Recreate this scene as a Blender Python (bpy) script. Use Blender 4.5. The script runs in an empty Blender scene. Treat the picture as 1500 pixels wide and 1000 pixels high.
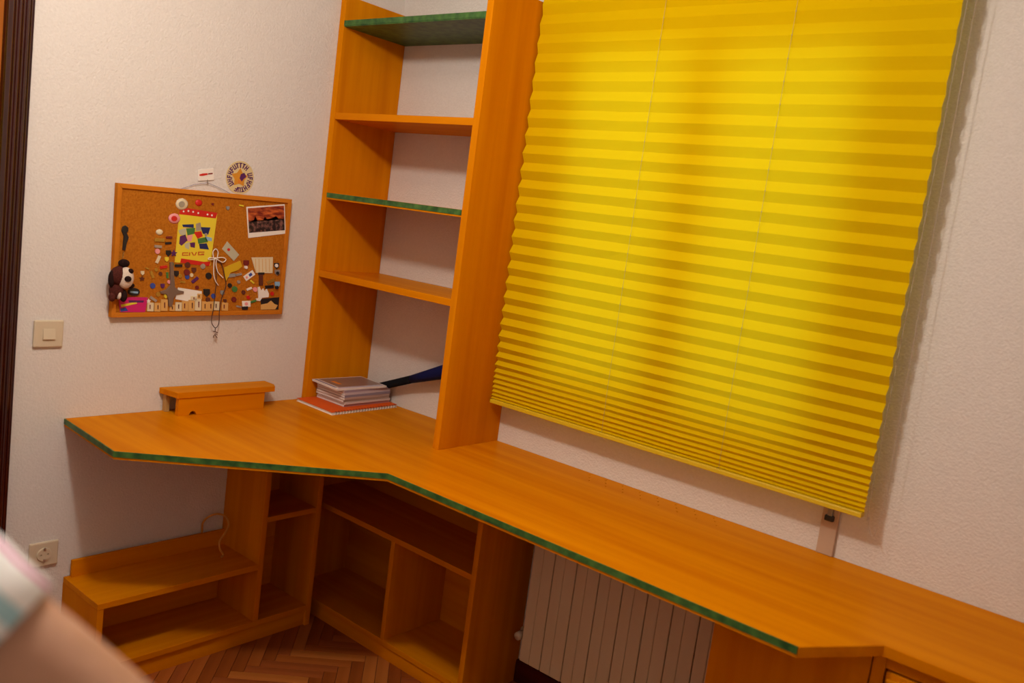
import bpy, bmesh, math, random
from mathutils import Vector, Matrix
random.seed(7)
scene = bpy.context.scene
COL = scene.collection

# ------------------------------------------------------------------ camera
CAM = Vector((2.4753, -2.1766, 1.4648))
FW = Vector((-0.62699991, 0.76727678, -0.1347496))
RT = Vector((0.75616465, 0.64102228, 0.13155026))
UP = Vector((-0.18731296, 0.01941089, 0.98210848))
FPX = 1281.7
cd = bpy.data.cameras.new('camera')
cam = bpy.data.objects.new('camera', cd)
COL.objects.link(cam)
cam.matrix_world = Matrix(((RT.x, UP.x, -FW.x, CAM.x), (RT.y, UP.y, -FW.y, CAM.y), (RT.z, UP.z, -FW.z, CAM.z), (0, 0, 0, 1)))
cd.sensor_width = 36.0
cd.lens = FPX / 1500 * 36
cd.clip_start = 0.02
cd.dof.use_dof = True
cd.dof.focus_distance = 2.75
cd.dof.aperture_fstop = 2.8
scene.camera = cam

# ------------------------------------------------------------------ world, lights, exposure
w = bpy.data.worlds.new('daylight')
scene.world = w
w.use_nodes = True
w.node_tree.nodes['Background'].inputs[0].default_value = (0.86, 0.93, 1.0, 1)
w.node_tree.nodes['Background'].inputs[1].default_value = 3.4

def light(name, kind, loc, energy, color, size, **kw):
    ld = bpy.data.lights.new(name, kind)
    ld.energy = energy
    ld.color = color
    ld.shadow_soft_size = size
    for k, v in kw.items():
        setattr(ld, k, v)
    o = bpy.data.objects.new(name, ld)
    COL.objects.link(o)
    o.location = loc
    return o

# the room's ceiling lamp, above the frame: its place follows from the shadows of the desk, the shelves and the blind
light('ceiling_lamp_offscreen', 'POINT', (1.2, -1.43, 2.25), 60, (1.0, 0.93, 0.82), 0.06)
scene.view_settings.view_transform = 'Standard'
scene.view_settings.look = 'None'
scene.view_settings.gamma = 1.0
scene.view_settings.use_curve_mapping = False
scene.view_settings.exposure = -0.4

# ------------------------------------------------------------------ helpers
def bp(px, axis, val):
    """a photograph pixel carried along its view ray to the plane axis = val"""
    d = FW + RT * ((px[0] - 750) / FPX) - UP * ((px[1] - 500) / FPX)
    t = (val - CAM[axis]) / d[axis]
    return CAM + d * t

def at_depth(px, depth):
    return CAM + (FW + RT * ((px[0] - 750) / FPX) - UP * ((px[1] - 500) / FPX)) * depth

MATS = {}
def mat(name, color, rough=0.5, c2=None, scale=(1, 1, 1), nscale=1.0, bump=0.0, bscale=None, metal=0.0, coat=0.0, spec=0.5, detail=3.0, lo=0.3, hi=0.7, tint=(1, 1, 1)):
    if name in MATS:
        return MATS[name]
    m = bpy.data.materials.new(name)
    m.use_nodes = True
    nt = m.node_tree
    b = nt.nodes['Principled BSDF']
    b.inputs['Roughness'].default_value = rough
    b.inputs['Metallic'].default_value = metal
    b.inputs['Coat Weight'].default_value = coat
    b.inputs['Coat Roughness'].default_value = 0.12
    b.inputs['Specular IOR Level'].default_value = spec
    b.inputs['Base Color'].default_value = (*color, 1)
    b.inputs['Specular Tint'].default_value = (*tint, 1)
    tc = nt.nodes.new('ShaderNodeTexCoord')
    mp = nt.nodes.new('ShaderNodeMapping')
    mp.inputs['Scale'].default_value = scale
    nt.links.new(tc.outputs['Object'], mp.inputs['Vector'])
    nz = nt.nodes.new('ShaderNodeTexNoise')
    nz.inputs['Scale'].default_value = nscale
    nz.inputs['Detail'].default_value = detail
    nt.links.new(mp.outputs['Vector'], nz.inputs['Vector'])
    if c2 is None:
        c2 = tuple(min(1, c * 1.08) for c in color)
    cr = nt.nodes.new('ShaderNodeValToRGB')
    cr.color_ramp.elements[0].position = lo
    cr.color_ramp.elements[1].position = hi
    cr.color_ramp.elements[0].color = (*color, 1)
    cr.color_ramp.elements[1].color = (*c2, 1)
    nt.links.new(nz.outputs['Fac'], cr.inputs['Fac'])
    nt.links.new(cr.outputs['Color'], b.inputs['Base Color'])
    if bump:
        src = nz
        if bscale:
            src = nt.nodes.new('ShaderNodeTexNoise')
            src.inputs['Scale'].default_value = bscale
            src.inputs['Detail'].default_value = 2.0
            nt.links.new(tc.outputs['Object'], src.inputs['Vector'])
        bn = nt.nodes.new('ShaderNodeBump')
        bn.inputs['Strength'].default_value = bump
        bn.inputs['Distance'].default_value = 0.004
        nt.links.new(src.outputs['Fac'], bn.inputs['Height'])
        nt.links.new(bn.outputs['Normal'], b.inputs['Normal'])
    MATS[name] = m
    return m

def wood(name, c1, c2, grain, rough=0.3, sheen=0.5):
    """streaky diffuse wood under an amber varnish (tinted glossy layer weighted by Fresnel)"""
    sc = [22.0, 22.0, 22.0]
    sc[grain] = 1.1
    m = mat(name, c1, rough, c2, tuple(sc), 1.0, 0.04, None, detail=5.0, lo=0.32, hi=0.68)
    nt = m.node_tree
    b = nt.nodes['Principled BSDF']
    col = b.inputs['Base Color'].links[0].from_socket
    nrm = b.inputs['Normal'].links[0].from_socket
    d = nt.nodes.new('ShaderNodeBsdfDiffuse')
    g = nt.nodes.new('ShaderNodeBsdfGlossy')
    g.inputs['Color'].default_value = (1.0, 0.62, 0.18, 1)
    g.inputs['Roughness'].default_value = rough
    f = nt.nodes.new('ShaderNodeFresnel')
    f.inputs['IOR'].default_value = 1.4
    k = nt.nodes.new('ShaderNodeMath')
    k.operation = 'MULTIPLY'
    k.inputs[1].default_value = sheen
    mx = nt.nodes.new('ShaderNodeMixShader')
    nt.links.new(col, d.inputs['Color'])
    nt.links.new(nrm, d.inputs['Normal'])
    nt.links.new(f.outputs[0], k.inputs[0])
    nt.links.new(k.outputs[0], mx.inputs[0])
    nt.links.new(d.outputs[0], mx.inputs[1])
    nt.links.new(g.outputs[0], mx.inputs[2])
    nt.links.new(mx.outputs[0], nt.nodes['Material Output'].inputs[0])
    nt.nodes.remove(b)
    return m

ORG = {}
def finish(name, bm, m, parent=None, label=None, cat=None, group=None, kind=None, smooth=False, origin=None):
    """bm holds world coordinates; becomes one mesh object (child of parent, or a thing with its origin at its base)"""
    bmesh.ops.recalc_face_normals(bm, faces=bm.faces)
    if parent is not None:
        org = ORG[parent.name]
    elif origin is not None:
        org = Vector(origin)
    else:
        xs = [v.co for v in bm.verts]
        org = Vector(((min(c.x for c in xs) + max(c.x for c in xs)) / 2, (min(c.y for c in xs) + max(c.y for c in xs)) / 2, min(c.z for c in xs)))
    bmesh.ops.translate(bm, verts=bm.verts, vec=-org)
    me = bpy.data.meshes.new(name)
    bm.to_mesh(me)
    bm.free()
    for mm in (m if isinstance(m, (list, tuple)) else [m]):
        me.materials.append(mm)
    if smooth:
        for p in me.polygons:
            p.use_smooth = True
    o = bpy.data.objects.new(name, me)
    COL.objects.link(o)
    if parent is not None:
        o.parent = parent
    else:
        o.location = org
    ORG[o.name] = org
    tag(o, label, cat, group, kind)
    return o

def tag(o, label=None, cat=None, group=None, kind=None):
    if label: o['label'] = label
    if cat: o['category'] = cat
    if group: o['group'] = group
    if kind: o['kind'] = kind
    return o

def empty(name, loc, label=None, cat=None, group=None, kind=None):
    o = bpy.data.objects.new(name, None)
    o.empty_display_size = 0.05
    COL.objects.link(o)
    o.location = loc
    ORG[o.name] = Vector(loc)
    return tag(o, label, cat, group, kind)

def box(bm, x0, x1, y0, y1, z0, z1, bev=0.0):
    t = bmesh.new()
    r = bmesh.ops.create_cube(t, size=1.0)
    for v in t.verts:
        v.co = Vector(((x0 + x1) / 2 + v.co.x * (x1 - x0), (y0 + y1) / 2 + v.co.y * (y1 - y0), (z0 + z1) / 2 + v.co.z * (z1 - z0)))
    if bev:
        bmesh.ops.bevel(t, geom=t.edges[:], offset=bev, segments=2, affect='EDGES', profile=0.5)
    merge(bm, t)
    return bm

def merge(bm, t):
    me = bpy.data.meshes.new('tmp')
    t.to_mesh(me)
    t.free()
    bm.from_mesh(me)
    bpy.data.meshes.remove(me)

def nb(*a, **k):
    return box(bmesh.new(), *a, **k)

def prism(bm, pts, off, bev=0.0):
    """polygon (world points) extruded by vector off"""
    t = bmesh.new()
    a = [t.verts.new(p) for p in pts]
    b = [t.verts.new(Vector(p) + Vector(off)) for p in pts]
    t.faces.new(a)
    t.faces.new(b[::-1])
    n = len(pts)
    for i in range(n):
        t.faces.new((a[i], a[(i + 1) % n], b[(i + 1) % n], b[i]))
    bmesh.ops.recalc_face_normals(t, faces=t.faces)
    if bev:
        bmesh.ops.bevel(t, geom=t.edges[:], offset=bev, segments=2, affect='EDGES', profile=0.5)
    merge(bm, t)
    return bm

def tube(bm, pts, rad, seg=8, closed=False):
    pts = [Vector(p) for p in pts]
    n = len(pts)
    rings = []
    prev = None
    for i, p in enumerate(pts):
        a = pts[(i - 1) % n] if (i > 0 or closed) else p
        b = pts[(i + 1) % n] if (i < n - 1 or closed) else p
        d = (b - a).normalized()
        if prev is None:
            ref = Vector((0, 0, 1)) if abs(d.z) < 0.9 else Vector((1, 0, 0))
            s = d.cross(ref).normalized()
        else:
            s = (prev - d * prev.dot(d)).normalized()
        prev = s
        q = d.cross(s)
        rr = rad[i] if isinstance(rad, (list, tuple)) else rad
        rings.append([bm.verts.new(p + (s * math.cos(2 * math.pi * k / seg) + q * math.sin(2 * math.pi * k / seg)) * rr) for k in range(seg)])
    for i in range(n if closed else n - 1):
        A, B = rings[i], rings[(i + 1) % n]
        for k in range(seg):
            bm.faces.new((A[k], A[(k + 1) % seg], B[(k + 1) % seg], B[k]))
    if not closed:
        bm.faces.new(rings[0][::-1])
        bm.faces.new(rings[-1])
    return bm

def ball(bm, c, r, sub=2):
    t = bmesh.new()
    bmesh.ops.create_icosphere(t, subdivisions=sub, radius=1.0)
    if not isinstance(r, (list, tuple)):
        r = (r, r, r)
    for v in t.verts:
        v.co = Vector((c[0] + v.co.x * r[0], c[1] + v.co.y * r[1], c[2] + v.co.z * r[2]))
    merge(bm, t)
    return bm

def spline(pts, n=6):
    pts = [Vector(p) for p in pts]
    out = []
    for i in range(len(pts) - 1):
        p0 = pts[max(0, i - 1)]; p1 = pts[i]; p2 = pts[i + 1]; p3 = pts[min(len(pts) - 1, i + 2)]
        for k in range(n):
            t = k / n
            out.append(0.5 * ((2 * p1) + (p2 - p0) * t + (2 * p0 - 5 * p1 + 4 * p2 - p3) * t * t + (-p0 + 3 * p1 - 3 * p2 + p3) * t ** 3))
    out.append(pts[-1])
    return out

def drill(o, holes):
    """cut round holes (centre, axis matrix, radius, depth) out of a finished part"""
    org = ORG[o.name]
    c = bmesh.new()
    for p, rot, rad_, dep_ in holes:
        bmesh.ops.create_cone(c, cap_ends=True, segments=12, radius1=rad_, radius2=rad_, depth=dep_, matrix=Matrix.Translation(Vector(p) - org) @ rot)
    me = bpy.data.meshes.new('cutter')
    c.to_mesh(me)
    c.free()
    k = bpy.data.objects.new('cutter', me)
    COL.objects.link(k)
    k.parent = o.parent
    md = o.modifiers.new('holes', 'BOOLEAN')
    md.operation = 'DIFFERENCE'
    md.solver = 'EXACT'
    md.object = k
    bpy.context.view_layer.update()
    new = bpy.data.meshes.new_from_object(o.evaluated_get(bpy.context.evaluated_depsgraph_get()))
    o.modifiers.clear()
    o.data = new
    bpy.data.objects.remove(k)
    bpy.data.meshes.remove(me)

# ------------------------------------------------------------------ materials
WALL = mat('stippled_wall_paint', (0.67, 0.605, 0.565), 0.85, (0.71, 0.645, 0.605), (1, 1, 1), 150, 0.5, 165.0, spec=0.2)
CEIL = mat('ceiling_paint', (0.78, 0.74, 0.70), 0.9)
OR1, OR2 = (0.57, 0.162, 0.0005), (0.69, 0.228, 0.001)
WX = wood('lacquered_wood_x', OR1, OR2, 0, 0.26, 0.75)
WY = wood('lacquered_wood_y', OR1, OR2, 1, 0.26, 0.75)
WZ = wood('lacquered_wood_z', OR1, OR2, 2, 0.36, 0.5)
CX, CY, CZ = WX, WY, WZ
GREEN = mat('green_stained_edge', (0.014, 0.062, 0.015), 0.45, (0.075, 0.175, 0.035), (14, 14, 14), 3.0, spec=0.3)
DARKRED = mat('mahogany_lacquer', (0.022, 0.0015, 0.001), 0.12, (0.045, 0.004, 0.002), (38, 38, 1.6), 1.0, coat=0.6)
MAHX = wood('mahogany_base', (0.05, 0.006, 0.004), (0.09, 0.012, 0.006), 0, 0.3, 0.2)
DOORM = wood('door_wood', (0.26, 0.075, 0.012), (0.33, 0.10, 0.018), 2, 0.3, 0.3)
WHITE = mat('white_plastic', (0.8, 0.78, 0.74), 0.4)
BEIGE = mat('beige_plastic', (0.60, 0.49, 0.35), 0.35, (0.62, 0.51, 0.37))
RADM = mat('radiator_enamel', (0.64, 0.53, 0.37), 0.35, (0.66, 0.55, 0.39))
BLACK = mat('black_plastic', (0.012, 0.011, 0.012), 0.45)
METAL = mat('dull_metal', (0.45, 0.43, 0.40), 0.35, metal=0.9)
BRASS = mat('brass', (0.55, 0.36, 0.10), 0.3, metal=0.9)
PAPER = mat('paper_edges', (0.72, 0.66, 0.64), 0.8, (0.80, 0.75, 0.73), (3, 3, 240), 1.0)
CORK = mat('cork', (0.36, 0.105, 0.006), 0.9, (0.50, 0.165, 0.012), (1, 1, 1), 190, 0.4, 260.0, spec=0.1)
FRAMEW = wood('board_frame_wood', (0.50, 0.155, 0.012), (0.60, 0.20, 0.02), 1, 0.4, 0.2)
PLANKS = [wood('parquet_%d' % i, a, b, 0, 0.32, 0.25) for i, (a, b) in enumerate([((0.30, 0.075, 0.012), (0.38, 0.10, 0.018)), ((0.22, 0.05, 0.008), (0.29, 0.07, 0.012)), ((0.36, 0.105, 0.018), (0.46, 0.14, 0.026)), ((0.25, 0.06, 0.014), (0.34, 0.085, 0.018))])]
GROUT = mat('parquet_joint', (0.13, 0.035, 0.008), 0.8)

def flat(name, c, rough=0.5, **k):
    return mat('col_' + name, c, rough, **k)
RED = flat('red', (0.55, 0.012, 0.008)); YEL = flat('yellow', (0.72, 0.55, 0.03)); NAVY = flat('navy', (0.010, 0.016, 0.10)); BLUE = flat('blue', (0.03, 0.06, 0.30))
PURP = flat('purple', (0.09, 0.012, 0.10)); CREAM = flat('cream', (0.68, 0.56, 0.36)); WHT = flat('white', (0.78, 0.72, 0.66)); MAG = flat('magenta', (0.55, 0.008, 0.14))
GRN = flat('green', (0.05, 0.17, 0.04)); GREY = flat('grey', (0.25, 0.23, 0.21)); TAN = flat('tan', (0.62, 0.34, 0.10)); ORG_ = flat('orange', (0.65, 0.20, 0.02)); BRN = flat('brown', (0.10, 0.022, 0.012))
PINK = flat('pink', (0.75, 0.28, 0.28)); GOLD = flat('gold', (0.50, 0.30, 0.05), 0.3, metal=0.6); DKR = flat('dark_red', (0.16, 0.012, 0.012)); BLK = flat('black', (0.01, 0.008, 0.01)); SKYB = flat('light_blue', (0.25, 0.42, 0.60)); PALE = flat('pale_green_grey', (0.45, 0.42, 0.30))
SILV = flat('silver', (0.42, 0.38, 0.36), 0.35, metal=0.5)

# ------------------------------------------------------------------ room shell
RX, RY, H = 3.0, -2.9, 2.5
XW0, XW1, ZW0, ZW1 = 0.80, 1.76, 0.96, 2.04
finish('wall_left', nb(-0.15, 0, RY, 0.0, -0.05, H), WALL, kind='structure')
bm = bmesh.new()
box(bm, -0.15, XW0, 0, 0.22, -0.05, H); box(bm, XW1, RX, 0, 0.22, -0.05, H)
box(bm, XW0, XW1, 0, 0.22, -0.05, ZW0); box(bm, XW0, XW1, 0, 0.22, ZW1, H)
finish('wall_back', bm, WALL, kind='structure')
finish('wall_right', nb(RX, RX + 0.15, RY, 0.22, -0.05, H), WALL, kind='structure')
finish('wall_front', nb(-0.15, RX + 0.15, RY - 0.15, RY, -0.05, H), WALL, kind='structure')
finish('ceiling', nb(-0.15, RX + 0.15, RY - 0.15, 0.22, H, H + 0.1), CEIL, kind='structure')

# floor: screed with herringbone oak blocks laid at 45 degrees
floor = finish('floor', nb(-0.0, RX, RY, 0, -0.05, -0.004), GROUT, kind='structure')
PL, PW, GAP = 0.24, 0.04, 0.0006
pm = {}
def plank_mesh(i):
    if i not in pm:
        b = nb(-PL / 2 + GAP, PL / 2 - GAP, -PW / 2 + GAP, PW / 2 - GAP, -0.004, 0.0, bev=0.0009)
        bmesh.ops.recalc_face_normals(b, faces=b.faces)
        me = bpy.data.meshes.new('plank')
        b.to_mesh(me); b.free()
        me.materials.append(PLANKS[i])
        pm[i] = me
    return pm[i]
rest = bmesh.new()
cnt = 0
spots = []
R45 = Matrix.Rotation(math.radians(45), 3, 'Z')
c45 = math.sqrt(0.5)
# herringbone lattice: each L shaped pair repeats along the stair diagonal and every two plank lengths across it
for i in range(-120, 120):
    for j in range(-14, 15):
        ox = i * PW + j * PL
        oy = i * PW - j * PL
        for cx, cy, a in ((ox + PL / 2, oy + PW / 2, 45), (ox + PW / 2, oy + PW + PL / 2, 135)):
            p = R45 @ Vector((cx, cy, 0))
            x, y = p.x + 0.02, p.y - 1.4
            if 0.0 < x < RX and RY < y < 0.0:
                spots.append((x, y, a))
def shown(s):
    x, y, a = s
    return 0.12 < x < 1.7 and -1.25 < y < -0.1
random.seed(11)
near = [s for s in spots if shown(s)]
near.sort(key=lambda s: (s[0] - 0.5) ** 2 + (s[1] + 0.6) ** 2)
keep = set(near[:290])
for s in spots:
    k = random.choice((0, 0, 1, 1, 2, 3))
    if s in keep:
        o = bpy.data.objects.new('plank', plank_mesh(k))
        COL.objects.link(o)
        o.parent = floor
        o.location = Vector((s[0], s[1], 0)) - ORG['floor']
        o.rotation_euler = (0, 0, math.radians(s[2]))
    else:
        t = nb(-PL / 2 + GAP, PL / 2 - GAP, -PW / 2 + GAP, PW / 2 - GAP, -0.004, 0.0)
        bmesh.ops.rotate(t, verts=t.verts, matrix=Matrix.Rotation(math.radians(s[2]), 3, 'Z'))
        bmesh.ops.translate(t, verts=t.verts, vec=(s[0], s[1], 0))
        merge(rest, t)
finish('planks', rest, PLANKS[0], floor, kind='stuff')

# dark skirting
finish('baseboard_back', nb(0.902, RX, -0.016, 0, 0, 0.075, bev=0.003), MAHX, kind='structure')
finish('baseboard_left', nb(0, 0.016, -1.233, -1.052, 0, 0.075, bev=0.003), MAHX, kind='structure')

# door and its fluted mahogany casing
door = finish('door_1', nb(0.0, 0.012, -2.12, -1.301, 0.005, 2.03, bev=0.002), DOORM, kind='structure')
h = bmesh.new()
tube(h, [(0.012, -1.37, 1.0), (0.055, -1.37, 1.0), (0.06, -1.40, 1.0), (0.06, -1.49, 1.0)], 0.009)
finish('door_handle', h, BRASS, door, smooth=True)
def casing(name, y0, y1):
    prof = []
    wdt = y1 - y0
    N = 56
    for i in range(N + 1):
        s = i / N
        d = 0.021 + 0.0035 * math.cos(s * math.pi * 2 * 4)
        if s < 0.06: d *= 0.5 + s / 0.12
        if s > 0.94: d *= 0.5 + (1 - s) / 0.12
        prof.append((d, y0 + wdt * s))
    b = bmesh.new()
    pts = [(0, y0, 0)] + [(d, y, 0) for d, y in prof] + [(0, y1, 0)]
    prism(b, pts, (0, 0, 2.12))
    return finish(name, b, DARKRED, kind='structure')
casing('trim_1', -1.305, -1.233)
casing('trim_2', -2.19, -2.118)
finish('trim_3', nb(0, 0.022, -2.19, -1.233, 2.05, 2.122, bev=0.003), DARKRED, kind='structure')

# window behind the blind
wf = mat('window_frame_white', (0.7, 0.68, 0.64), 0.4)
fb = bmesh.new()
for a in ((XW0, XW0 + 0.075, ZW0, ZW1), (XW1 - 0.075, XW1, ZW0, ZW1), (XW0, XW1, ZW0, ZW0 + 0.06), (XW0, XW1, ZW1 - 0.06, ZW1), ((XW0 + XW1) / 2 - 0.06, (XW0 + XW1) / 2 + 0.06, ZW0, ZW1)):
    box(fb, a[0], a[1], 0.02, 0.07, a[2], a[3], bev=0.004)
win = finish('window_1', fb, wf, kind='structure')
gm = bpy.data.materials.new('window_glass')
gm.use_nodes = True
nt = gm.node_tree
nt.nodes.remove(nt.nodes['Principled BSDF'])
tr = nt.nodes.new('ShaderNodeBsdfTransparent'); tr.inputs[0].default_value = (0.93, 0.96, 0.95, 1)
gl = nt.nodes.new('ShaderNodeBsdfGlossy'); gl.inputs['Roughness'].default_value = 0.02
lw = nt.nodes.new('ShaderNodeFresnel'); lw.inputs[0].default_value = 1.45
mx = nt.nodes.new('ShaderNodeMixShader')
nt.links.new(lw.outputs[0], mx.inputs[0]); nt.links.new(tr.outputs[0], mx.inputs[1]); nt.links.new(gl.outputs[0], mx.inputs[2])
nt.links.new(mx.outputs[0], nt.nodes['Material Output'].inputs[0])
for a, b in ((XW0 + 0.07, (XW0 + XW1) / 2 - 0.055), ((XW0 + XW1) / 2 + 0.055, XW1 - 0.07)):
    finish('pane', nb(a, b, 0.042, 0.047, ZW0 + 0.055, ZW1 - 0.055), gm, win)
finish('window_sill', nb(XW0 - 0.0, XW1 + 0.0, 0.07, 0.25, ZW0 - 0.0, ZW0 + 0.015), wf, win)

# ------------------------------------------------------------------ corner desk
ZD, ZB = 0.75, 0.728
D = [(0.002, -1.089), (0.3405, -1.109), (0.80, -0.577), (1.957, -0.577), (2.065, -0.414), (2.985, -0.414), (2.985, -0.002), (0.002, -0.002)]
desk = empty('corner_desk', (0.9, -0.3, 0.0), 'long varnished corner desk top with green edging running along two walls', 'desk')
bm = bmesh.new()
prism(bm, [(x, y, ZB) for x, y in D], (0, 0, ZD - ZB), bev=0.0012)
top = finish('desktop', bm, WX, desk)
def band(p, q, z0, z1, m, name, th=0.002, parent=desk, label=None):
    p = Vector((p[0], p[1], 0)); q = Vector((q[0], q[1], 0))
    d = (q - p).normalized()
    nrm = Vector((d.y, -d.x, 0)) * th
    b = bmesh.new()
    prism(b, [Vector((p.x, p.y, z0)), Vector((q.x, q.y, z0)), Vector((q.x, q.y, z1)), Vector((p.x, p.y, z1))], nrm)
    return finish(name, b, m, parent, label=label)
for i, m_, l_ in ((0, GREEN, 'green stained edge'), (1, GREEN, 'green stained edge'), (2, GREEN, 'green stained edge'), (3, WX, None), (4, WX, None)):
    band(D[i], D[i + 1], ZB + (0.006 if i < 3 else 0), ZD - 0.0008, m_, 'edge_band', label=l_, th=0.003)
    if i < 3:
        band(D[i], D[i + 1], ZB - 0.0005, ZB + 0.006, WX, 'lower_lip', th=0.0012)
drill(top, [((1.082 + i * 0.0590 + j * 0.017, -0.023 - j * 0.026, ZD - 0.01), Matrix.Identity(4), 0.0034, 0.06) for i in range(8) for j in range(3)])

# ------------------------------------------------------------------ bookcase standing on the desk
bk = empty('bookcase', (0.346, -0.139, ZD), 'tall open bookcase of varnished wood with green edged shelves standing on the desk', 'bookcase')
ZT = 2.13
finish('side_panel', nb(0.001, 0.026, -0.278, -0.001, ZD, ZT, bev=0.0012), WZ, bk)
finish('side_panel', nb(0.667, 0.692, -0.278, -0.001, ZD, ZT, bev=0.0012), WZ, bk)
for z, g in ((2.0486, 1), (1.7472, 0), (1.4791, 1), (1.2118, 0)):
    if z > 2:
        s = finish('shelf', nb(0.026, 0.667, -0.276, -0.001, z - 0.02, z, bev=0.0008), GREEN, bk, label='green stained shelf')
    else:
        s = finish('shelf', nb(0.026, 0.667, -0.276, -0.001, z - 0.022, z, bev=0.0008), WX, bk)
    if g:
        finish('edge_band', nb(0.0265, 0.6665, -0.278, -0.2755, z - 0.0165, z - 0.0005), GREEN, s, label='green stained shelf edge')

# ------------------------------------------------------------------ low shelf unit along the left wall
low = empty('low_shelf_unit', (0.11, -0.69, 0), 'low open shelf unit with a tall narrow bay under the short wing of the desk', 'shelf unit')
dX = 0.2218
T = 0.019
finish('side_panel', nb(0.004, dX, -1.065, -1.047, 0, 0.252, bev=0.001), CZ, low)
finish('top_board', nb(0.004, dX + 0.001, -1.066, -0.5495, 0.252, 0.2705, bev=0.001), CY, low)
finish('back_board', nb(0.0095, 0.0205, -1.05, -0.5495, 0.2705, 0.322, bev=0.001), CY, low)
finish('back_panel', nb(0.001, 0.004, -1.065, -0.317, 0.056, 0.252), CY, low)
finish('back_panel', nb(0.001, 0.004, -0.549, -0.317, 0.252, 0.727), CZ, low)
finish('bottom_board', nb(0.004, dX, -1.047, -0.336, 0.056, 0.074, bev=0.001), CY, low)
finish('partition', nb(0.004, dX, -0.549, -0.53, 0.074, 0.727, bev=0.001), CZ, low)
finish('side_panel', nb(0.004, dX, -0.336, -0.317, 0.0, 0.727, bev=0.001), CZ, low)
finish('shelf', nb(0.004, dX - 0.003, -0.53, -0.336, 0.4075, 0.425, bev=0.001), CY, low)
finish('plinth', nb(dX - 0.024, dX - 0.010, -1.047, -0.336, 0.0, 0.056), CY, low)

# ------------------------------------------------------------------ open cabinet along the window wall
cab = empty('open_cabinet', (0.5, -0.14, 0), 'wide open cabinet with upper shelf and two cubbies under the inner desk corner', 'cabinet')
yF = -0.269
finish('side_panel', nb(0.881, 0.900, yF, -0.001, 0, 0.727, bev=0.001), CZ, cab)
finish('side_panel', nb(0.006, 0.024, -0.31, -0.001, 0, 0.727, bev=0.001), CZ, cab)
finish('shelf', nb(0.024, 0.881, yF + 0.002, -0.004, 0.3975, 0.4156, bev=0.001), CX, cab)
finish('bottom_board', nb(0.024, 0.881, yF + 0.001, -0.004, 0.045, 0.063, bev=0.001), CX, cab)
finish('divider', nb(0.525, 0.543, yF + 0.003, -0.004, 0.063, 0.3975, bev=0.001), CZ, cab)
finish('back_panel', nb(0.024, 0.881, -0.004, -0.001, 0.0, 0.727), CX, cab)
finish('plinth', nb(0.024, 0.881, yF + 0.006, yF + 0.018, 0, 0.045), CX, cab)

# ------------------------------------------------------------------ drawer cabinet at the right end of the desk
dc = empty('drawer_cabinet', (2.2, -0.2, 0), 'wooden cabinet with plain side door and ridged drawers under the long desk end', 'cabinet')
yC = -0.40
finish('body', nb(1.712, 2.98, yC + 0.02, -0.125, 0.0, 0.7275, bev=0.001), CZ, dc)
finish('door', nb(1.71, 2.045, yC, yC + 0.0195, 0.03, 0.727, bev=0.0015), CZ, dc)
finish('stile', nb(2.048, 2.072, yC - 0.002, yC + 0.0195, 0.0, 0.727, bev=0.0015), WZ, dc)
finish('rail', nb(2.072, 2.98, yC, yC + 0.0195, 0.70, 0.727, bev=0.0015), WX, dc)
for k in range(4):
    z1 = 0.695 - k * 0.165
    dr = finish('drawer', nb(2.076, 2.58, yC - 0.002, yC + 0.0195, z1 - 0.158, z1, bev=0.002), WX, dc)
    finish('finger_ridge', nb(2.08, 2.576, yC - 0.012, yC - 0.0015, z1 - 0.020, z1 - 0.010, bev=0.003), WX, dr)
finish('side_door', nb(2.585, 2.975, yC - 0.002, yC + 0.0195, 0.04, 0.695, bev=0.002), WZ, dc)

# ------------------------------------------------------------------ radiator
rad = empty('radiator', (1.35, -0.08, 0.14), 'cream enamelled sectional radiator hanging below the desk under the window', 'radiator')
for k in range(9):
    x0 = 0.988 + k * 0.08
    b = bmesh.new()
    box(b, x0 + 0.0012, x0 + 0.0378, -0.12, -0.112, 0.145, 0.70, bev=0.0025)
    box(b, x0 + 0.0384, x0 + 0.0788, -0.12, -0.112, 0.145, 0.70, bev=0.0025)
    box(b, x0 + 0.002, x0 + 0.078, -0.1135, -0.1085, 0.15, 0.695)
    box(b, x0 + 0.030, x0 + 0.050, -0.110, -0.040, 0.15, 0.69)
    box(b, x0 + 0.006, x0 + 0.074, -0.046, -0.040, 0.15, 0.68, bev=0.002)
    box(b, x0 + 0.0, x0 + 0.08, -0.095, -0.055, 0.17, 0.21, bev=0.008)
    box(b, x0 + 0.0, x0 + 0.08, -0.095, -0.055, 0.63, 0.67, bev=0.008)
    finish('section', b, RADM, rad)
b = bmesh.new(); tube(b, [(0.999, -0.075, 0.21), (0.955, -0.075, 0.21), (0.945, -0.06, 0.21), (0.945, -0.002, 0.21)], 0.009, 10)
finish('pipe', b, RADM, rad, smooth=True)
b = bmesh.new(); tube(b, [(0.965, -0.075, 0.21), (0.965, -0.088, 0.21), (0.965, -0.09, 0.21), (0.965, -0.112, 0.21)], [0.010, 0.010, 0.014, 0.013], 12)
finish('valve', b, BEIGE, rad, smooth=True)
for x in (1.12, 1.60):
    finish('bracket', nb(x, x + 0.012, -0.06, -0.0005, 0.60, 0.632), RADM, rad)

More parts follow.
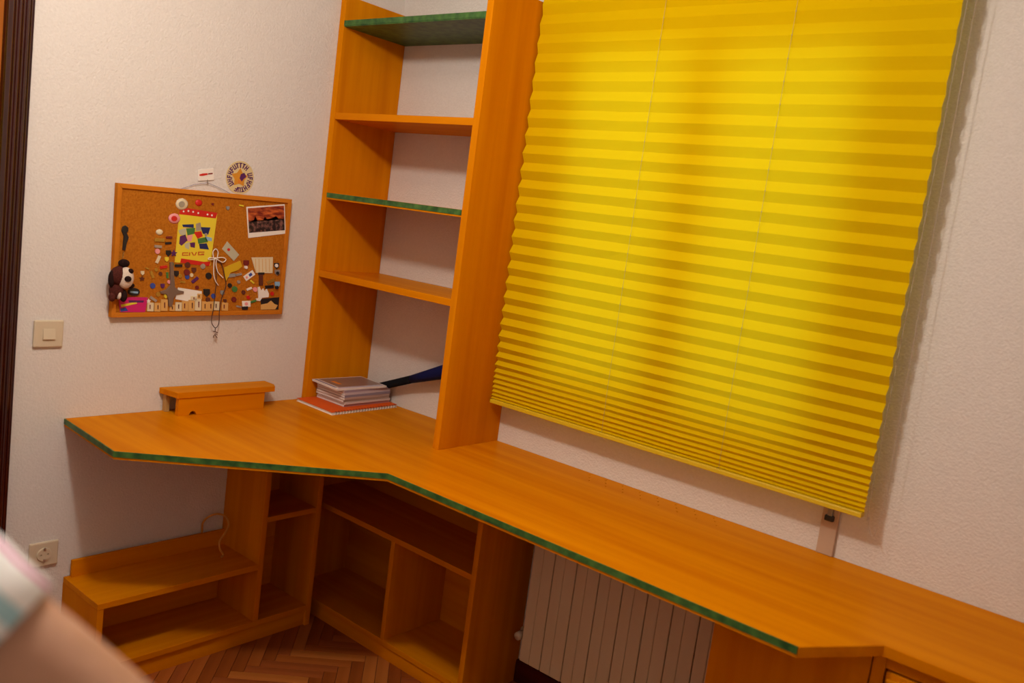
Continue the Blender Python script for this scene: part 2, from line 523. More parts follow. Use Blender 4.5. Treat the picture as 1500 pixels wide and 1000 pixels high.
# ------------------------------------------------------------------ pleated blind
bl = empty('pleated_blind', (1.29, -0.065, 0.885), 'yellow pleated fabric blind hanging over the window', 'blind')
fm = bpy.data.materials.new('blind_fabric')
fm.use_nodes = True
nt = fm.node_tree
nt.nodes.remove(nt.nodes['Principled BSDF'])
df = nt.nodes.new('ShaderNodeBsdfDiffuse'); df.inputs[0].default_value = (0.92, 0.56, 0.002, 1)
tl = nt.nodes.new('ShaderNodeBsdfTranslucent'); tl.inputs[0].default_value = (0.50, 0.57, 0.012, 1)
mx = nt.nodes.new('ShaderNodeMixShader'); mx.inputs[0].default_value = 0.36
nt.links.new(df.outputs[0], mx.inputs[1]); nt.links.new(tl.outputs[0], mx.inputs[2]); nt.links.new(mx.outputs[0], nt.nodes['Material Output'].inputs[0])
steps = [0.0085, 0.011, 0.0135, 0.015, 0.016, 0.017, 0.020, 0.025, 0.029, 0.033, 0.037, 0.040, 0.043, 0.045, 0.047, 0.048, 0.049]
z = 0.897
folds = []
i = 0
while z < 2.24:
    s = steps[i] if i < len(steps) else 0.050 + 0.0006 * (i - len(steps))
    dep = math.sqrt(max(0.0295 ** 2 - (s / 2) ** 2, 0.007 ** 2)) / 2
    dep = min(dep, 0.0066, 0.2 * s + 0.0012)
    folds.append((z, -0.066 + dep))
    folds.append((z + s * 0.5, -0.066 - dep))
    z += s
    i += 1
bm = bmesh.new()
XB0, XB1 = 0.6975, 1.884
prev = None
NX = 14
for zz, yy in folds:
    row = [bm.verts.new((XB0 + (XB1 - XB0) * k / NX, yy + random.uniform(-0.0006, 0.0006), zz + random.uniform(-0.0006, 0.0006))) for k in range(NX + 1)]
    if prev:
        for k in range(NX):
            bm.faces.new((prev[k], prev[k + 1], row[k + 1], row[k]))
    prev = row
finish('pleated_fabric', bm, fm, bl)
YRAIL = mat('blind_rail', (0.62, 0.42, 0.01), 0.4)
finish('bottom_rail', nb(0.700, 1.882, -0.077, -0.050, 0.886, 0.8985, bev=0.002), YRAIL, bl)
finish('head_rail', nb(0.698, 1.884, -0.085, -0.001, 2.225, 2.26, bev=0.002), YRAIL, bl)
CORD = mat('pale_cord', (0.42, 0.33, 0.26), 0.7)
BCORD = mat('blind_cord', (0.42, 0.34, 0.14), 0.7)
fronts = [f for f in folds if f[1] < -0.066]
for xc in (1.131, 1.506):
    b = bmesh.new()
    tube(b, [(xc, -0.0835, 0.90)] + [(xc, y - 0.0006, zz) for zz, y in fronts] + [(xc, -0.08, 2.24)], 0.00045, 5)
    c_ = finish('cord', b, BCORD, bl)
    for zz, y in fronts[14:]:
        b = bmesh.new()
        ball(b, (xc, y - 0.0004, zz), 0.0015, 1)
        finish('eyelet', b, CORD, c_)
b = bmesh.new()
tube(b, spline([(1.8905, -0.06, 2.23), (1.8905, -0.058, 1.6), (1.889, -0.055, 0.95), (1.893, -0.05, 0.885), (1.900, -0.048, 0.850), (1.9065, -0.047, 0.844), (1.912, -0.047, 0.852), (1.917, -0.047, 0.90), (1.918, -0.047, 1.0), (1.912, -0.048, 1.5), (1.905, -0.055, 2.23)], 8), 0.0007, 6)
finish('pull_cord', b, CORD, bl, label='thin looped pull cord')

# roller shutter belt housing
st = empty('shutter_belt_plate', (1.792, -0.006, ZD), 'narrow beige shutter belt plate on the wall below the blind', 'shutter plate')
finish('plate', nb(1.771, 1.813, -0.010, 0, ZD, 1.0, bev=0.002), mat('plate_beige', (0.46, 0.32, 0.23), 0.4), st)
b = nb(1.780, 1.803, -0.020, -0.009, 0.838, 0.853, bev=0.003)
finish('belt_guide', b, BLACK, st)
finish('belt', nb(1.786, 1.798, -0.018, -0.013, 0.852, 2.1), GREY, st)

# ------------------------------------------------------------------ switch and socket on the left wall
sw = empty('light_switch', (0.0, -1.150, 0.957), 'square beige light switch on the wall beside the door casing', 'light switch')
finish('plate', nb(0, 0.009, -1.189, -1.111, 0.957, 1.033, bev=0.004), BEIGE, sw)
b = bmesh.new()
prism(b, [(0.009, -1.166, 0.981), (0.0145, -1.166, 0.981), (0.0105, -1.166, 1.009), (0.009, -1.166, 1.009)], (0, 0.032, 0))
finish('rocker', b, BEIGE, sw)
so = empty('power_socket', (0.0, -1.127, 0.318), 'beige round-well power socket low on the wall beside the shelf unit', 'socket')
b = nb(0, 0.009, -1.167, -1.087, 0.317, 0.391, bev=0.004)
finish('plate', b, BEIGE, so)
b = bmesh.new()
t = bmesh.new()
bmesh.ops.create_cone(t, cap_ends=True, segments=28, radius1=0.021, radius2=0.019, depth=0.004, matrix=Matrix.Translation((0.0105, -1.127, 0.354)) @ Matrix.Rotation(math.radians(90), 4, 'Y'))
merge(b, t)
w_ = finish('well', b, BEIGE, so)
drill(w_, [((0.0115, -1.127 + dy, 0.354), Matrix.Rotation(math.radians(90), 4, 'Y'), 0.003, 0.006) for dy in (-0.0095, 0.0095)])
for z0 in (0.333, 0.367):
    finish('earth_clip', nb(0.0115, 0.0145, -1.130, -1.124, z0, z0 + 0.008), METAL, w_)

# ------------------------------------------------------------------ small wooden stand on the desk
ts = empty('desk_riser', (0.04, -0.64, ZD), 'small varnished wooden riser on the short desk wing against the wall', 'riser')
b = bmesh.new()
prism(b, [(0.004, -0.815, 0.806), (0.088, -0.800, 0.806), (0.088, -0.455, 0.806), (0.060, -0.440, 0.806), (0.004, -0.440, 0.806)], (0, 0, 0.018), bev=0.0012)
finish('top_board', b, WY, ts)
b = bmesh.new()
yz = [(-0.793, 0.806), (-0.793, 0.7505), (-0.757, 0.7505), (-0.752, 0.760), (-0.744, 0.763), (-0.736, 0.760), (-0.731, 0.7505), (-0.490, 0.7505), (-0.490, 0.806)]
prism(b, [(0.067, y, zz) for y, zz in yz], (0.017, 0, 0), bev=0.0)
finish('front_board', b, WY, ts)
finish('foot', nb(0.006, 0.024, -0.802, -0.788, ZD, 0.806, bev=0.001), mat('raw_wood', (0.45, 0.26, 0.08), 0.6), ts)
finish('foot', nb(0.006, 0.067, -0.505, -0.490, ZD, 0.806, bev=0.001), WY, ts)

# ------------------------------------------------------------------ notebook, booklets and bat on the desk
def slab(name, corners, z0, z1, parent, m, bev=0.0):
    b = bmesh.new()
    prism(b, [(x, y, z0) for x, y in corners], (0, 0, z1 - z0), bev)
    return finish(name, b, m, parent)
def shrink(c, k):
    m_ = Vector((sum(x for x, y in c) / 4, sum(y for x, y in c) / 4))
    return [(m_.x + (x - m_.x) * k, m_.y + (y - m_.y) * k) for x, y in c]
NB = [(0.029, -0.318), (0.236, -0.326), (0.222, -0.022), (0.029, -0.014)]
nbk = empty('notebook', (0.13, -0.17, ZD), 'large orange spiral notebook lying flat under the stack of booklets', 'notebook')
ORC = mat('orange_cover', (0.66, 0.085, 0.006), 0.6, (0.70, 0.10, 0.008), spec=0.15)
slab('back_cover', NB, ZD, ZD + 0.0018, nbk, WHT)
slab('pages', shrink(NB, 0.985), ZD + 0.0018, ZD + 0.0095, nbk, PAPER)
slab('front_cover', NB, ZD + 0.0095, ZD + 0.0112, nbk, ORC)
for k in range(22):
    y = -0.31 + k * 0.0132
    x = 0.2345 - (y + 0.326) * 0.046
    b = bmesh.new()
    tube(b, [(x + 0.0045 * math.cos(a), y, ZD + 0.0062 + 0.0058 * math.sin(a)) for a in [q * math.pi / 5 for q in range(10)]], 0.0007, 5, closed=True)
    finish('spiral_ring', b, BLACK, nbk)
zb = ZD + 0.0112
cols = [(0.34, 0.16, 0.16), (0.55, 0.45, 0.42), (0.30, 0.20, 0.16), (0.42, 0.30, 0.26), (0.24, 0.20, 0.26), (0.50, 0.42, 0.46), (0.32, 0.24, 0.30)]
nms = ['dull red', 'pale beige', 'dark brown', 'light brown', 'slate', 'pale lilac', 'dusky mauve']
pos = ['at the bottom of the booklet stack', 'second from the bottom of the booklet stack', 'third from the bottom of the booklet stack', 'in the middle of the booklet stack', 'third from the top of the booklet stack', 'just under the two top booklets', 'just under the top booklet']
for k in range(7):
    th = 0.0078 if k % 2 else 0.0088
    jx, jy, ja = random.uniform(-0.002, 0.003), random.uniform(-0.003, 0.003), random.uniform(-0.012, 0.012)
    base = [(0.034, -0.243), (0.189, -0.243), (0.181, -0.028), (0.034, -0.028)]
    cc = []
    for x, y in base:
        dx, dy = x - 0.11, y + 0.135
        cc.append((0.11 + dx * math.cos(ja) - dy * math.sin(ja) + jx + 0.003, -0.135 + dx * math.sin(ja) + dy * math.cos(ja) + jy))
    bb = empty('booklet', (0.11, -0.135, zb), '%s thin booklet with white pages %s' % (nms[k], pos[k]), 'booklet', 'stacked booklets')
    cv = mat('booklet_cover_%d' % k, cols[k], 0.4)
    slab('back_cover', cc, zb, zb + 0.0008, bb, cv)
    slab('pages', shrink(cc, 0.985), zb + 0.0008, zb + th - 0.0009, bb, PAPER)
    slab('front_cover', cc, zb + th - 0.0009, zb + th - 0.0001, bb, cv)
    # spine on the side that faces the room
    b = bmesh.new()
    e0, e1 = Vector((*cc[1], zb)), Vector((*cc[2], zb))
    prism(b, [e0, e1, e1 + Vector((0, 0, th - 0.0001)), e0 + Vector((0, 0, th - 0.0001))], (0.0012, 0, 0))
    finish('spine', b, cv, bb)
    zb += th
TC = [(0.030, -0.262), (0.188, -0.276), (0.196, -0.058), (0.038, -0.045)]
tb = empty('booklet', (0.11, -0.15, zb), 'grey brown covered booklet with white and blue borders topping the booklet stack', 'booklet', 'stacked booklets')
slab('pages', shrink(TC, 0.99), zb, zb + 0.005, tb, PAPER)
tcv = slab('cover', TC, zb + 0.005, zb + 0.0062, tb, WHT)
def sub(c, u0, u1, v0, v1):
    A, B_, C_, D_ = [Vector(p) for p in c]
    f = lambda u, v: A * (1 - u) * (1 - v) + B_ * u * (1 - v) + C_ * u * v + D_ * (1 - u) * v
    return [tuple(f(u, v)) for u, v in ((u0, v0), (u1, v0), (u1, v1), (u0, v1))]
slab('printed_field', sub(TC, 0.04, 0.86, 0.10, 0.98), zb + 0.0062, zb + 0.0065, tcv, mat('cover_print', (0.20, 0.12, 0.10), 0.35, (0.25, 0.15, 0.12)))
slab('printed_band', sub(TC, 0.03, 0.86, 0.028, 0.075), zb + 0.0062, zb + 0.0065, tcv, mat('cover_blue', (0.10, 0.09, 0.20), 0.35))
slab('printed_title', sub(TC, 0.30, 0.62, 0.22, 0.29), zb + 0.0065, zb + 0.0067, tcv, ORG_)
slab('printed_band', sub(TC, 0.88, 0.97, 0.05, 0.97), zb + 0.0062, zb + 0.0065, tcv, mat('cover_lilac', (0.42, 0.36, 0.46), 0.35))

bat = empty('baseball_bat', (0.09, -0.05, ZD), 'navy blue tapered bat with black grip leaning behind the booklets', 'bat')
P0 = Vector((0.050, -0.030, 0.776)); P1 = Vector((0.640, -0.058, 1.003))
dv = (P1 - P0)
def along(t): return P0 + dv * t
b = bmesh.new(); tube(b, [along(t) for t in (0.0, 0.012, 0.022, 0.03, 0.43)], [0.012, 0.019, 0.019, 0.0135, 0.0145], 16)
finish('grip', b, mat('grip_black', (0.006, 0.006, 0.008), 0.9, spec=0.1), bat, smooth=True)
b = bmesh.new(); tube(b, [along(t) for t in (0.43, 0.55, 0.68, 0.8, 0.96, 0.99, 1.0)], [0.0147, 0.019, 0.024, 0.028, 0.030, 0.027, 0.018], 20)
finish('barrel', b, mat('navy_lacquer', (0.004, 0.008, 0.07), 0.7, spec=0.15), bat, smooth=True)

# thin cable curling out from behind the low back board
cp = [((296, 776), 0.0048), ((297, 766), 0.010), ((305, 757), 0.024), ((318, 752.5), 0.042), ((330, 756), 0.058), ((335, 768), 0.075), ((330, 780), 0.088), ((322, 792), 0.10), ((322, 803), 0.108), ((327, 812), 0.112), ((324, 819), 0.118)]
pts = [bp(p, 0, x) for p, x in cp]
pts = [Vector((0.0048, pts[0].y, 0.276)), Vector((0.0048, pts[0].y, 0.31))] + pts
pts[-1].z = 0.2745
b = bmesh.new(); tube(b, spline(pts, 6), 0.0034, 8)
finish('cable', b, mat('cable_yellow', (0.58, 0.24, 0.03), 0.5), label='thin yellow cable curled in a hook on the low shelf unit', cat='cable', smooth=True)

# ------------------------------------------------------------------ cork board with everything pinned to it
BX = 0.020
cb = empty('cork_board', (0.0, -0.69, 1.043), 'wood framed cork board crowded with pins and cards on the wall', 'cork board')
q = [bp(p, 0, BX) for p in ((163, 465), (413, 460), (428, 292), (173, 268))]
def bilin(u, v, x):
    a = q[0] * (1 - u) * (1 - v) + q[1] * u * (1 - v) + q[2] * u * v + q[3] * (1 - u) * v
    return Vector((x, a.y, a.z))
fw_, fh_ = 0.022, 0.034
b = bmesh.new()
prism(b, [bilin(u, v, 0.002) for u, v in ((0.01, 0.01), (0.99, 0.01), (0.99, 0.99), (0.01, 0.99))], (0.012, 0, 0))
finish('cork_sheet', b, CORK, cb)
for quad in (((0, 0), (1, 0), (1 - fw_, fh_), (fw_, fh_)), ((0, 1), (1, 1), (1 - fw_, 1 - fh_), (fw_, 1 - fh_)), ((0, 0), (fw_, fh_), (fw_, 1 - fh_), (0, 1)), ((1, 0), (1 - fw_, fh_), (1 - fw_, 1 - fh_), (1, 1))):
    b = bmesh.new()
    prism(b, [bilin(u, v, 0.001) for u, v in quad], (BX - 0.001, 0, 0), bev=0.0008)
    finish('frame_rail', b, FRAMEW, cb)
b = bmesh.new()
tube(b, [bp((262, 277.5), 0, 0.006), bp((285, 270), 0, 0.006), bp((304, 267.5), 0, 0.007), bp((322, 275), 0, 0.006), bp((340, 285), 0, 0.006)], 0.0008, 5)
finish('hanging_string', b, mat('string_blue_grey', (0.22, 0.20, 0.30), 0.8), cb)

# adhesive hook and round sticker above the board
hk = empty('adhesive_hook', bp((302, 267), 0, 0.0), 'small white adhesive hook with a red mark above the cork board', 'hook')
def card(pxs, x0, x1, bm=None, bev=0.0):
    b = bm or bmesh.new()
    prism(b, [bp(p, 0, x1) for p in pxs], (x0 - x1, 0, 0), bev)
    return b
WALLTAG = mat('hook_white', (0.78, 0.70, 0.64), 0.35)
pl_ = finish('pad', card(((290, 248.5), (313, 246.5), (314, 264), (290.5, 265)), 0.0, 0.004, bev=0.0012), WALLTAG, hk)
finish('red_mark', card(((292, 255.5), (297, 254), (304, 253.5), (304.5, 256), (297, 257.5), (292.5, 257.5)), 0.003, 0.0045), RED, pl_)
finish('dark_mark', card(((304.8, 253.8), (311.5, 253), (311.5, 255), (304.8, 255.6)), 0.003, 0.0045), DKR, pl_)
b = bmesh.new(); tube(b, [bp((304, 263), 0, 0.004), bp((304, 268), 0, 0.006), bp((304.2, 269), 0, 0.010), bp((304, 266), 0, 0.012)], 0.0014, 6)
finish('peg', b, METAL, hk)

def ell(cx, cy, rx, ry, n=32, a0=0.0):
    return [(cx + rx * math.cos(a0 + 2 * math.pi * k / n), cy + ry * math.sin(a0 + 2 * math.pi * k / n)) for k in range(n)]
rs = finish('round_sticker', card(ell(351.5, 260, 20.5, 24.5, 40), 0.0, 0.0015), flat('sticker_cream', (0.64, 0.50, 0.26)), label='round cream sticker with a purple ring of lettering above the cork board', cat='sticker')
ORG['round_sticker'] = ORG[rs.name]
STAR = flat('sticker_orange', (0.62, 0.25, 0.02))
random.seed(5)
glyph = 'PSRENBUTADHEIKMOWZ'
for k in range(20):
    if k in (3, 12):
        continue
    a = 2 * math.pi * k / 20 - 1.5
    cx, cy = 351.5 + 15.0 * math.cos(a), 260 + 18.0 * math.sin(a)
    ca, sa = math.cos(a), math.sin(a)
    b = bmesh.new()
    # one stroke-built letter: two stems and a bar, turned to face outwards
    L = random.choice((((-1.6, -3, -0.5, 3), (0.7, -3, 1.7, 3), (-0.5, -0.6, 0.7, 0.8)), ((-1.6, -3, -0.4, 3), (-0.4, 1.7, 1.7, 3), (-0.4, -0.6, 1.3, 0.7)), ((-0.7, -3, 0.6, 3), (-1.9, 1.8, 1.9, 3)), ((-1.7, -3, -0.6, 3), (0.6, -3, 1.7, 3), (-0.6, -3, 0.6, -1.7))))
    for x0, y0, x1, y1 in L:
        card([(cx + u * -sa + v * ca, cy + u * ca + v * sa) for u, v in ((x0 * 1.3, y0 * 1.25), (x1 * 1.3, y0 * 1.25), (x1 * 1.3, y1 * 1.25), (x0 * 1.3, y1 * 1.25))], 0.001, 0.0019, b)
    finish('letter', b, PURP, rs)
starp = []
for k in range(10):
    a = 2 * math.pi * k / 10 - math.pi / 2 + 0.1
    rr = 12.5 if k % 2 == 0 else 7.5
    starp.append((351 + rr * math.cos(a), 260.5 + rr * 1.15 * math.sin(a)))
finish('star', card(starp, 0.001, 0.002), STAR, rs)
finish('star_print', card(((353, 255), (358, 253), (361, 259), (357, 262), (354, 266), (351, 261)), 0.0015, 0.0024), PURP, rs)
finish('star_patch', card(((349, 263), (354, 264), (352, 269), (348, 268)), 0.0015, 0.0024), ORG_, rs)

CF = 0.0145   # face of the cork
def pinned(name, pxs, m, label, cat, th=0.001, lift=0.0, group=None, bev=0.0):
    return finish(name, card(pxs, CF + lift - 0.0008, CF + lift + th, bev=bev), m, label=label, cat=cat, group=group)
def prt(parent, name, pxs, m, x0=0.0009, x1=0.0013, base=0.0):
    return finish(name, card(pxs, CF + base + x0, CF + base + x1), m, parent)

# poster
po = pinned('poster', ((263, 309), (318.5, 313), (308, 389), (256, 384)), YEL, 'yellow poster with red top and bottom bands on the cork board', 'poster')
prt(po, 'red_band', ((263.2, 308.2), (275, 304.8), (318.7, 311.6), (316.2, 319.8), (262.4, 313.6)), RED)
prt(po, 'red_band', ((265.5, 378.3), (298, 383.2), (308.6, 383), (306.8, 389.4), (285, 387.5), (264, 384.5)), RED)
for k, (x, y) in enumerate(((269, 309.5), (276, 309), (283, 310.2), (290.5, 312), (304, 314), (310.5, 315.3))):
    prt(po, 'white_dot', ell(x, y, 1.3, 1.4, 8), WHT, 0.0012, 0.0017)
art = [(((269, 332), (284, 331.5), (284, 336), (270, 335)), NAVY), (((264, 339), (274, 336), (274, 346), (266, 344)), PALE), (((274, 336.5), (286, 336), (285, 343), (276, 345)), GRN), (((287, 331), (293, 329.5), (294, 339), (287, 340)), SILV), (((293, 335), (306, 335.5), (303, 344), (296, 343)), NAVY),
       (((284, 341), (294, 340), (296, 346), (289, 349)), RED), (((266, 346), (273, 344), (276, 351), (268, 357.5), (265, 355)), PURP), (((275, 345), (283, 344), (281, 352), (276, 352)), PINK), (((283, 349), (288, 348), (288, 354), (284, 354)), YEL), (((289, 349), (300, 347), (303, 353), (290, 355)), GRN),
       (((299, 346), (308, 348), (307.5, 352), (300, 351)), SKYB), (((291, 355), (301, 354.5), (304, 362), (292, 361)), NAVY), (((279, 354), (286, 353), (285.5, 360), (280, 359)), PURP), (((272, 355), (279, 353), (278, 362), (273, 360)), PALE)]
for pxs, m_ in art:
    prt(po, 'print_patch', [(286 + (x - 286) * 1.12, 346.5 + (y - 346.5) * 1.22) for x, y in pxs], m_)
for pxs in (((267, 369.5), (276, 369.5), (276, 371), (268.5, 371), (268.2, 373), (276, 373), (276, 374.5), (266.5, 374.5)), ((277, 369.5), (278.8, 369.5), (278.4, 374.5), (276.8, 374.5)), ((280, 369), (281.8, 369), (284.6, 374), (283, 374.5)), ((287, 369), (288.7, 369), (286, 374.5), (284.4, 374)),
            ((290, 368.5), (299.5, 368.3), (299.5, 369.9), (292, 370), (291.6, 372.2), (295, 372.2), (295, 371.2), (299.3, 371.2), (299, 373.7), (290, 373.9))):
    prt(po, 'letter', pxs, flat('poster_letter', (0.50, 0.09, 0.01)))

# photograph
ph = pinned('photograph', ((361, 303), (417, 299), (418.5, 342), (364, 348.5)), WHT, 'white bordered sunset photograph on the cork board corner beside the bookcase', 'photo')
pmz = mat('photo_print', (0.05, 0.012, 0.012), 0.3, (0.42, 0.06, 0.012), (40, 60, 140), 0.9, detail=4, lo=0.42, hi=0.6)
prt(ph, 'sky_print', ((363, 305), (416, 301), (416.6, 321), (364, 325)), mat('photo_sky', (0.17, 0.015, 0.010), 0.4, (0.60, 0.13, 0.03), (30, 30, 110), 0.9, detail=4, lo=0.4, hi=0.62))
prt(ph, 'ship_print', ((364, 325), (372, 322), (374, 316), (377, 323), (386, 322), (388, 317), (391, 321), (400, 319), (404, 316), (408, 320), (416.6, 320), (417, 337), (365, 341)), mat('photo_dark', (0.012, 0.008, 0.010), 0.4, (0.32, 0.14, 0.11), (60, 80, 80), 1.0, detail=4, lo=0.45, hi=0.72))

# cards and tickets
pinned('ticket', ((333, 353.5), (350.5, 373), (342.5, 382), (325.5, 364.5)), PALE, 'pale grey ticket with a red dot pinned aslant on the cork board', 'ticket')
prt(bpy.data.objects['ticket'], 'red_dot', ell(335, 365.5, 2.2, 2.2, 10), RED)
ORG['ticket'] = ORG['ticket']
nt_ = pinned('note_card', ((368.5, 377), (399.8, 376.5), (399.3, 400), (375, 399.5)), CREAM, 'cream note card pinned near the bookcase side of the cork board', 'card', lift=0.001)
for k in range(5):
    prt(nt_, 'ruled_line', ((374 + k * 5, 379), (374.7 + k * 5, 379), (375.2 + k * 5, 398), (374.5 + k * 5, 398)), TAN, base=0.001)
tg = pinned('paper_tag', ((356.5, 405), (370, 395.5), (374, 402), (361, 411.5)), WHT, 'small white tag with blue marks below the cream note card', 'tag', lift=0.0005)
prt(tg, 'mark', ((364, 402), (368, 399), (370, 402.5), (366, 405.5)), BLUE, base=0.0005)
prt(tg, 'mark', ((359.5, 405.5), (362, 404), (363.5, 407), (361, 408.5)), PINK, base=0.0005)
pinned('fabric_pennant', ((328.5, 392), (340, 387), (352, 382), (355, 390), (348, 396), (338, 399), (331, 412), (329.5, 404)), flat('pennant_yellow', (0.60, 0.36, 0.01)), 'crumpled yellow cloth pennant beside the white bow on the cork board', 'pennant', 0.003)
pk = pinned('pink_card', ((174, 439), (188, 435), (216.5, 435.5), (212.5, 457), (176, 457)), MAG, 'bright pink card in the cork board corner beneath the plush toy', 'card', lift=0.0006)
prt(pk, 'yellow_stripe', ((177, 446), (200, 442), (201, 444.5), (178, 449.5)), YEL, base=0.0006)
prt(pk, 'blue_patch', ((176, 452), (184, 450), (188, 455), (177, 456.5)), BLUE, base=0.0006)
prt(pk, 'grey_band', ((188, 439.5), (211, 440), (210, 443), (189, 443)), PURP, base=0.0006)
pinned('paper_sheet', ((257, 438), (261, 421), (295.5, 426.5), (296, 437), (275, 441)), WHT, 'torn white paper sheet behind the wooden tiles on the cork board', 'paper')
bc = pinned('black_card', ((382, 438), (410, 435), (409.5, 453), (383, 453.5)), BLK, 'black card with a tan strip at the foot of the cork board', 'card')
prt(bc, 'tan_strip', ((382, 446), (392, 444), (397, 440), (402, 445), (407, 447), (403, 453), (382, 453.5)), TAN)
pinned('statue_cutout', ((378, 421), (380.5, 420), (383, 426), (386, 422.5), (388, 427), (391, 423), (394, 430), (393.5, 435), (384, 436), (381, 441), (376, 440), (375, 437), (379, 437)), WHT, 'white figure shaped magnet above the black card', 'magnet', 0.003)
bd = pinned('square_badge', ((355, 441), (367, 440.5), (367, 449), (355.5, 450)), WHT, 'white square badge with a pink face beside the black card', 'badge', 0.002)
prt(bd, 'face', ell(361, 445, 2.5, 2.5, 10), PINK, 0.0018, 0.0026)
prt(bd, 'dark_base', ((355, 449), (363.5, 448.5), (363, 453.5), (355, 453.5)), BLK, 0.0, 0.0026)
ob = pinned('oval_badge', ell(196.5, 427.5, 8.5, 5.8, 20), BLK, 'dark oval badge with a blue bar above the pink card', 'badge', 0.004, bev=0.0)
prt(ob, 'blue_bar', ((191, 426), (202.5, 427), (202, 429.8), (191, 428.8)), SKYB, 0.0035, 0.0046)

# round button badges
def button(name, cx, cy, rx, ry, m, label, inner=None):
    b = bmesh.new()
    c = bp((cx, cy), 0, CF)
    ry_m, rx_m = ry / 500.0, rx / 437.0
    ball(b, (CF, c.y, c.z), (0.0035, rx_m, ry_m), 2)
    o = finish(name, b, m, label=label, cat='badge', smooth=True)
    if inner:
        finish('print', card(ell(cx, cy, rx * 0.5, ry * 0.5, 14), CF + 0.0018, CF + 0.0039), inner, o)
    return o
button('button_badge', 266.5, 299, 9, 9, CREAM, 'white round button badge with grey print above the yellow poster', SILV)
button('button_badge', 291, 297, 5.2, 5.2, RED, 'plain red button badge above the yellow poster')
button('button_badge', 255.5, 320, 8.6, 7.8, PINK, 'pink button badge with red print beside the poster top', RED)
button('button_badge', 233.5, 340, 5, 4.6, CREAM, 'small plain cream button badge left of the yellow poster')

# wooden letter tiles along the lower rail
random.seed(21)
tiles = [(221, 449.5, 9, 13), (231, 450, 9, 13), (241, 447, 10, 17), (262, 449, 9, 13), (271.5, 448, 9, 15), (281, 447.5, 9, 17), (290.5, 446, 9, 18), (300.5, 448.5, 9, 14), (309, 448.5, 8, 14), (317.5, 448, 8, 13), (330, 449, 9, 12), (253, 451, 8, 9), (284, 437, 9, 7), (293, 434, 7, 8)]
for k, (cx, cy, w_, h_) in enumerate(tiles):
    o = finish('wooden_tile', card(((cx - w_ / 2, cy - h_ / 2), (cx + w_ / 2, cy - h_ / 2 + 0.4), (cx + w_ / 2 - 0.5, cy + h_ / 2), (cx - w_ / 2 - 0.5, cy + h_ / 2 - 0.3)), CF - 0.0008, CF + 0.003, bev=0.0004), TAN if k % 3 else CREAM,
               label='small tan tile with a dark mark in the row along the lower board rail', cat='tile', group='tiles along the lower board rail')
    dx = random.uniform(-1.5, 1.5)
    finish('mark', card(((cx + dx - 0.9, cy - h_ * 0.25), (cx + dx + 0.8, cy - h_ * 0.25), (cx + dx + 0.5, cy + h_ * 0.25), (cx + dx - 0.8, cy + h_ * 0.22)), CF + 0.0028, CF + 0.0034), BRN if k % 2 else DKR, o)

# grey crucifix
cr = bmesh.new()
card(((249.5, 384), (254, 384), (256.5, 420), (262, 425), (269.5, 426.5), (269.5, 429.5), (259, 431), (255, 436), (252.5, 449), (248, 449), (246.5, 436), (244, 431), (236, 430), (235.5, 427), (244, 424.5), (250, 418)), CF - 0.0005, CF + 0.006, cr, bev=0.001)
finish('pendant_cross', cr, mat('pewter', (0.22, 0.15, 0.12), 0.4, metal=0.4), label='grey metal dagger shaped cross hanging left of the paper sheet', cat='cross')

# white cord bow and dark necklace
WC = mat('white_cord', (0.78, 0.68, 0.58), 0.7)
b = bmesh.new()
x_ = CF + 0.006
def cordpts(pp, x): return spline([bp(p, 0, x) for p in pp], 6)
bow = empty('cord_bow', bp((316, 418), 0, CF), 'white looped cord tied in a bow on the cork board', 'cord')
for nm, pp in (('loop', ((313, 378), (312, 369), (316, 364.5), (319.5, 369), (318, 378))), ('loop', ((316, 378), (326, 377), (331, 380), (326, 384), (317, 379))), ('loop', ((314, 378), (307, 377.5), (305.5, 380), (313, 380))), ('tail', ((314, 378), (313, 392), (313.5, 404), (316, 412), (320, 418))), ('tail', ((317, 379), (316.5, 388), (319, 398), (323, 403), (327, 407)))):
    b = bmesh.new(); tube(b, cordpts(pp, x_), 0.0016, 6)
    finish(nm, b, WC, bow, smooth=True)
b = bmesh.new(); ball(b, bp((315.5, 378.5), 0, x_), 0.004, 2)
finish('knot', b, WC, bow, smooth=True)
nk = empty('necklace', bp((316, 495), 0, 0.004), 'dark cord necklace with a small pendant hanging below the cork board', 'necklace')
BC = mat('brown_cord', (0.035, 0.012, 0.01), 0.6)
b = bmesh.new()
xx_ = BX + 0.004
tube(b, spline([bp(p, 0, x) for p, x in (((316, 388), CF + 0.004), ((317, 410), CF + 0.005), ((315, 430), CF + 0.006), ((313, 450), xx_), ((310.5, 463), xx_), ((310, 472), xx_ - 0.002), ((313, 478), xx_ - 0.003), ((316, 480), xx_ - 0.003), ((319, 477), xx_ - 0.003), ((321, 470), xx_ - 0.001), ((321.5, 455), xx_), ((325, 435), CF + 0.006), ((331, 418), CF + 0.005), ((328, 400), CF + 0.005), ((324, 386), CF + 0.004), ((318, 383), CF + 0.004))], 6), 0.0013, 6)
finish('cord', b, BC, nk, smooth=True)
b = bmesh.new()
for pp in (((315.5, 480), (315, 486)), ((312.5, 485), (316, 486), (319, 487.5)), ((314, 490.5), (316, 488.5), (318.5, 490.5), (316.5, 488.5)), ((312.5, 494.5), (313, 491.5), (315.5, 490.5), (318, 494.5))):
    tube(b, [bp(p, 0, xx_ - 0.003) for p in pp], 0.0016, 6)
finish('pendant', b, mat('pendant_metal', (0.16, 0.10, 0.08), 0.4, metal=0.5), nk)

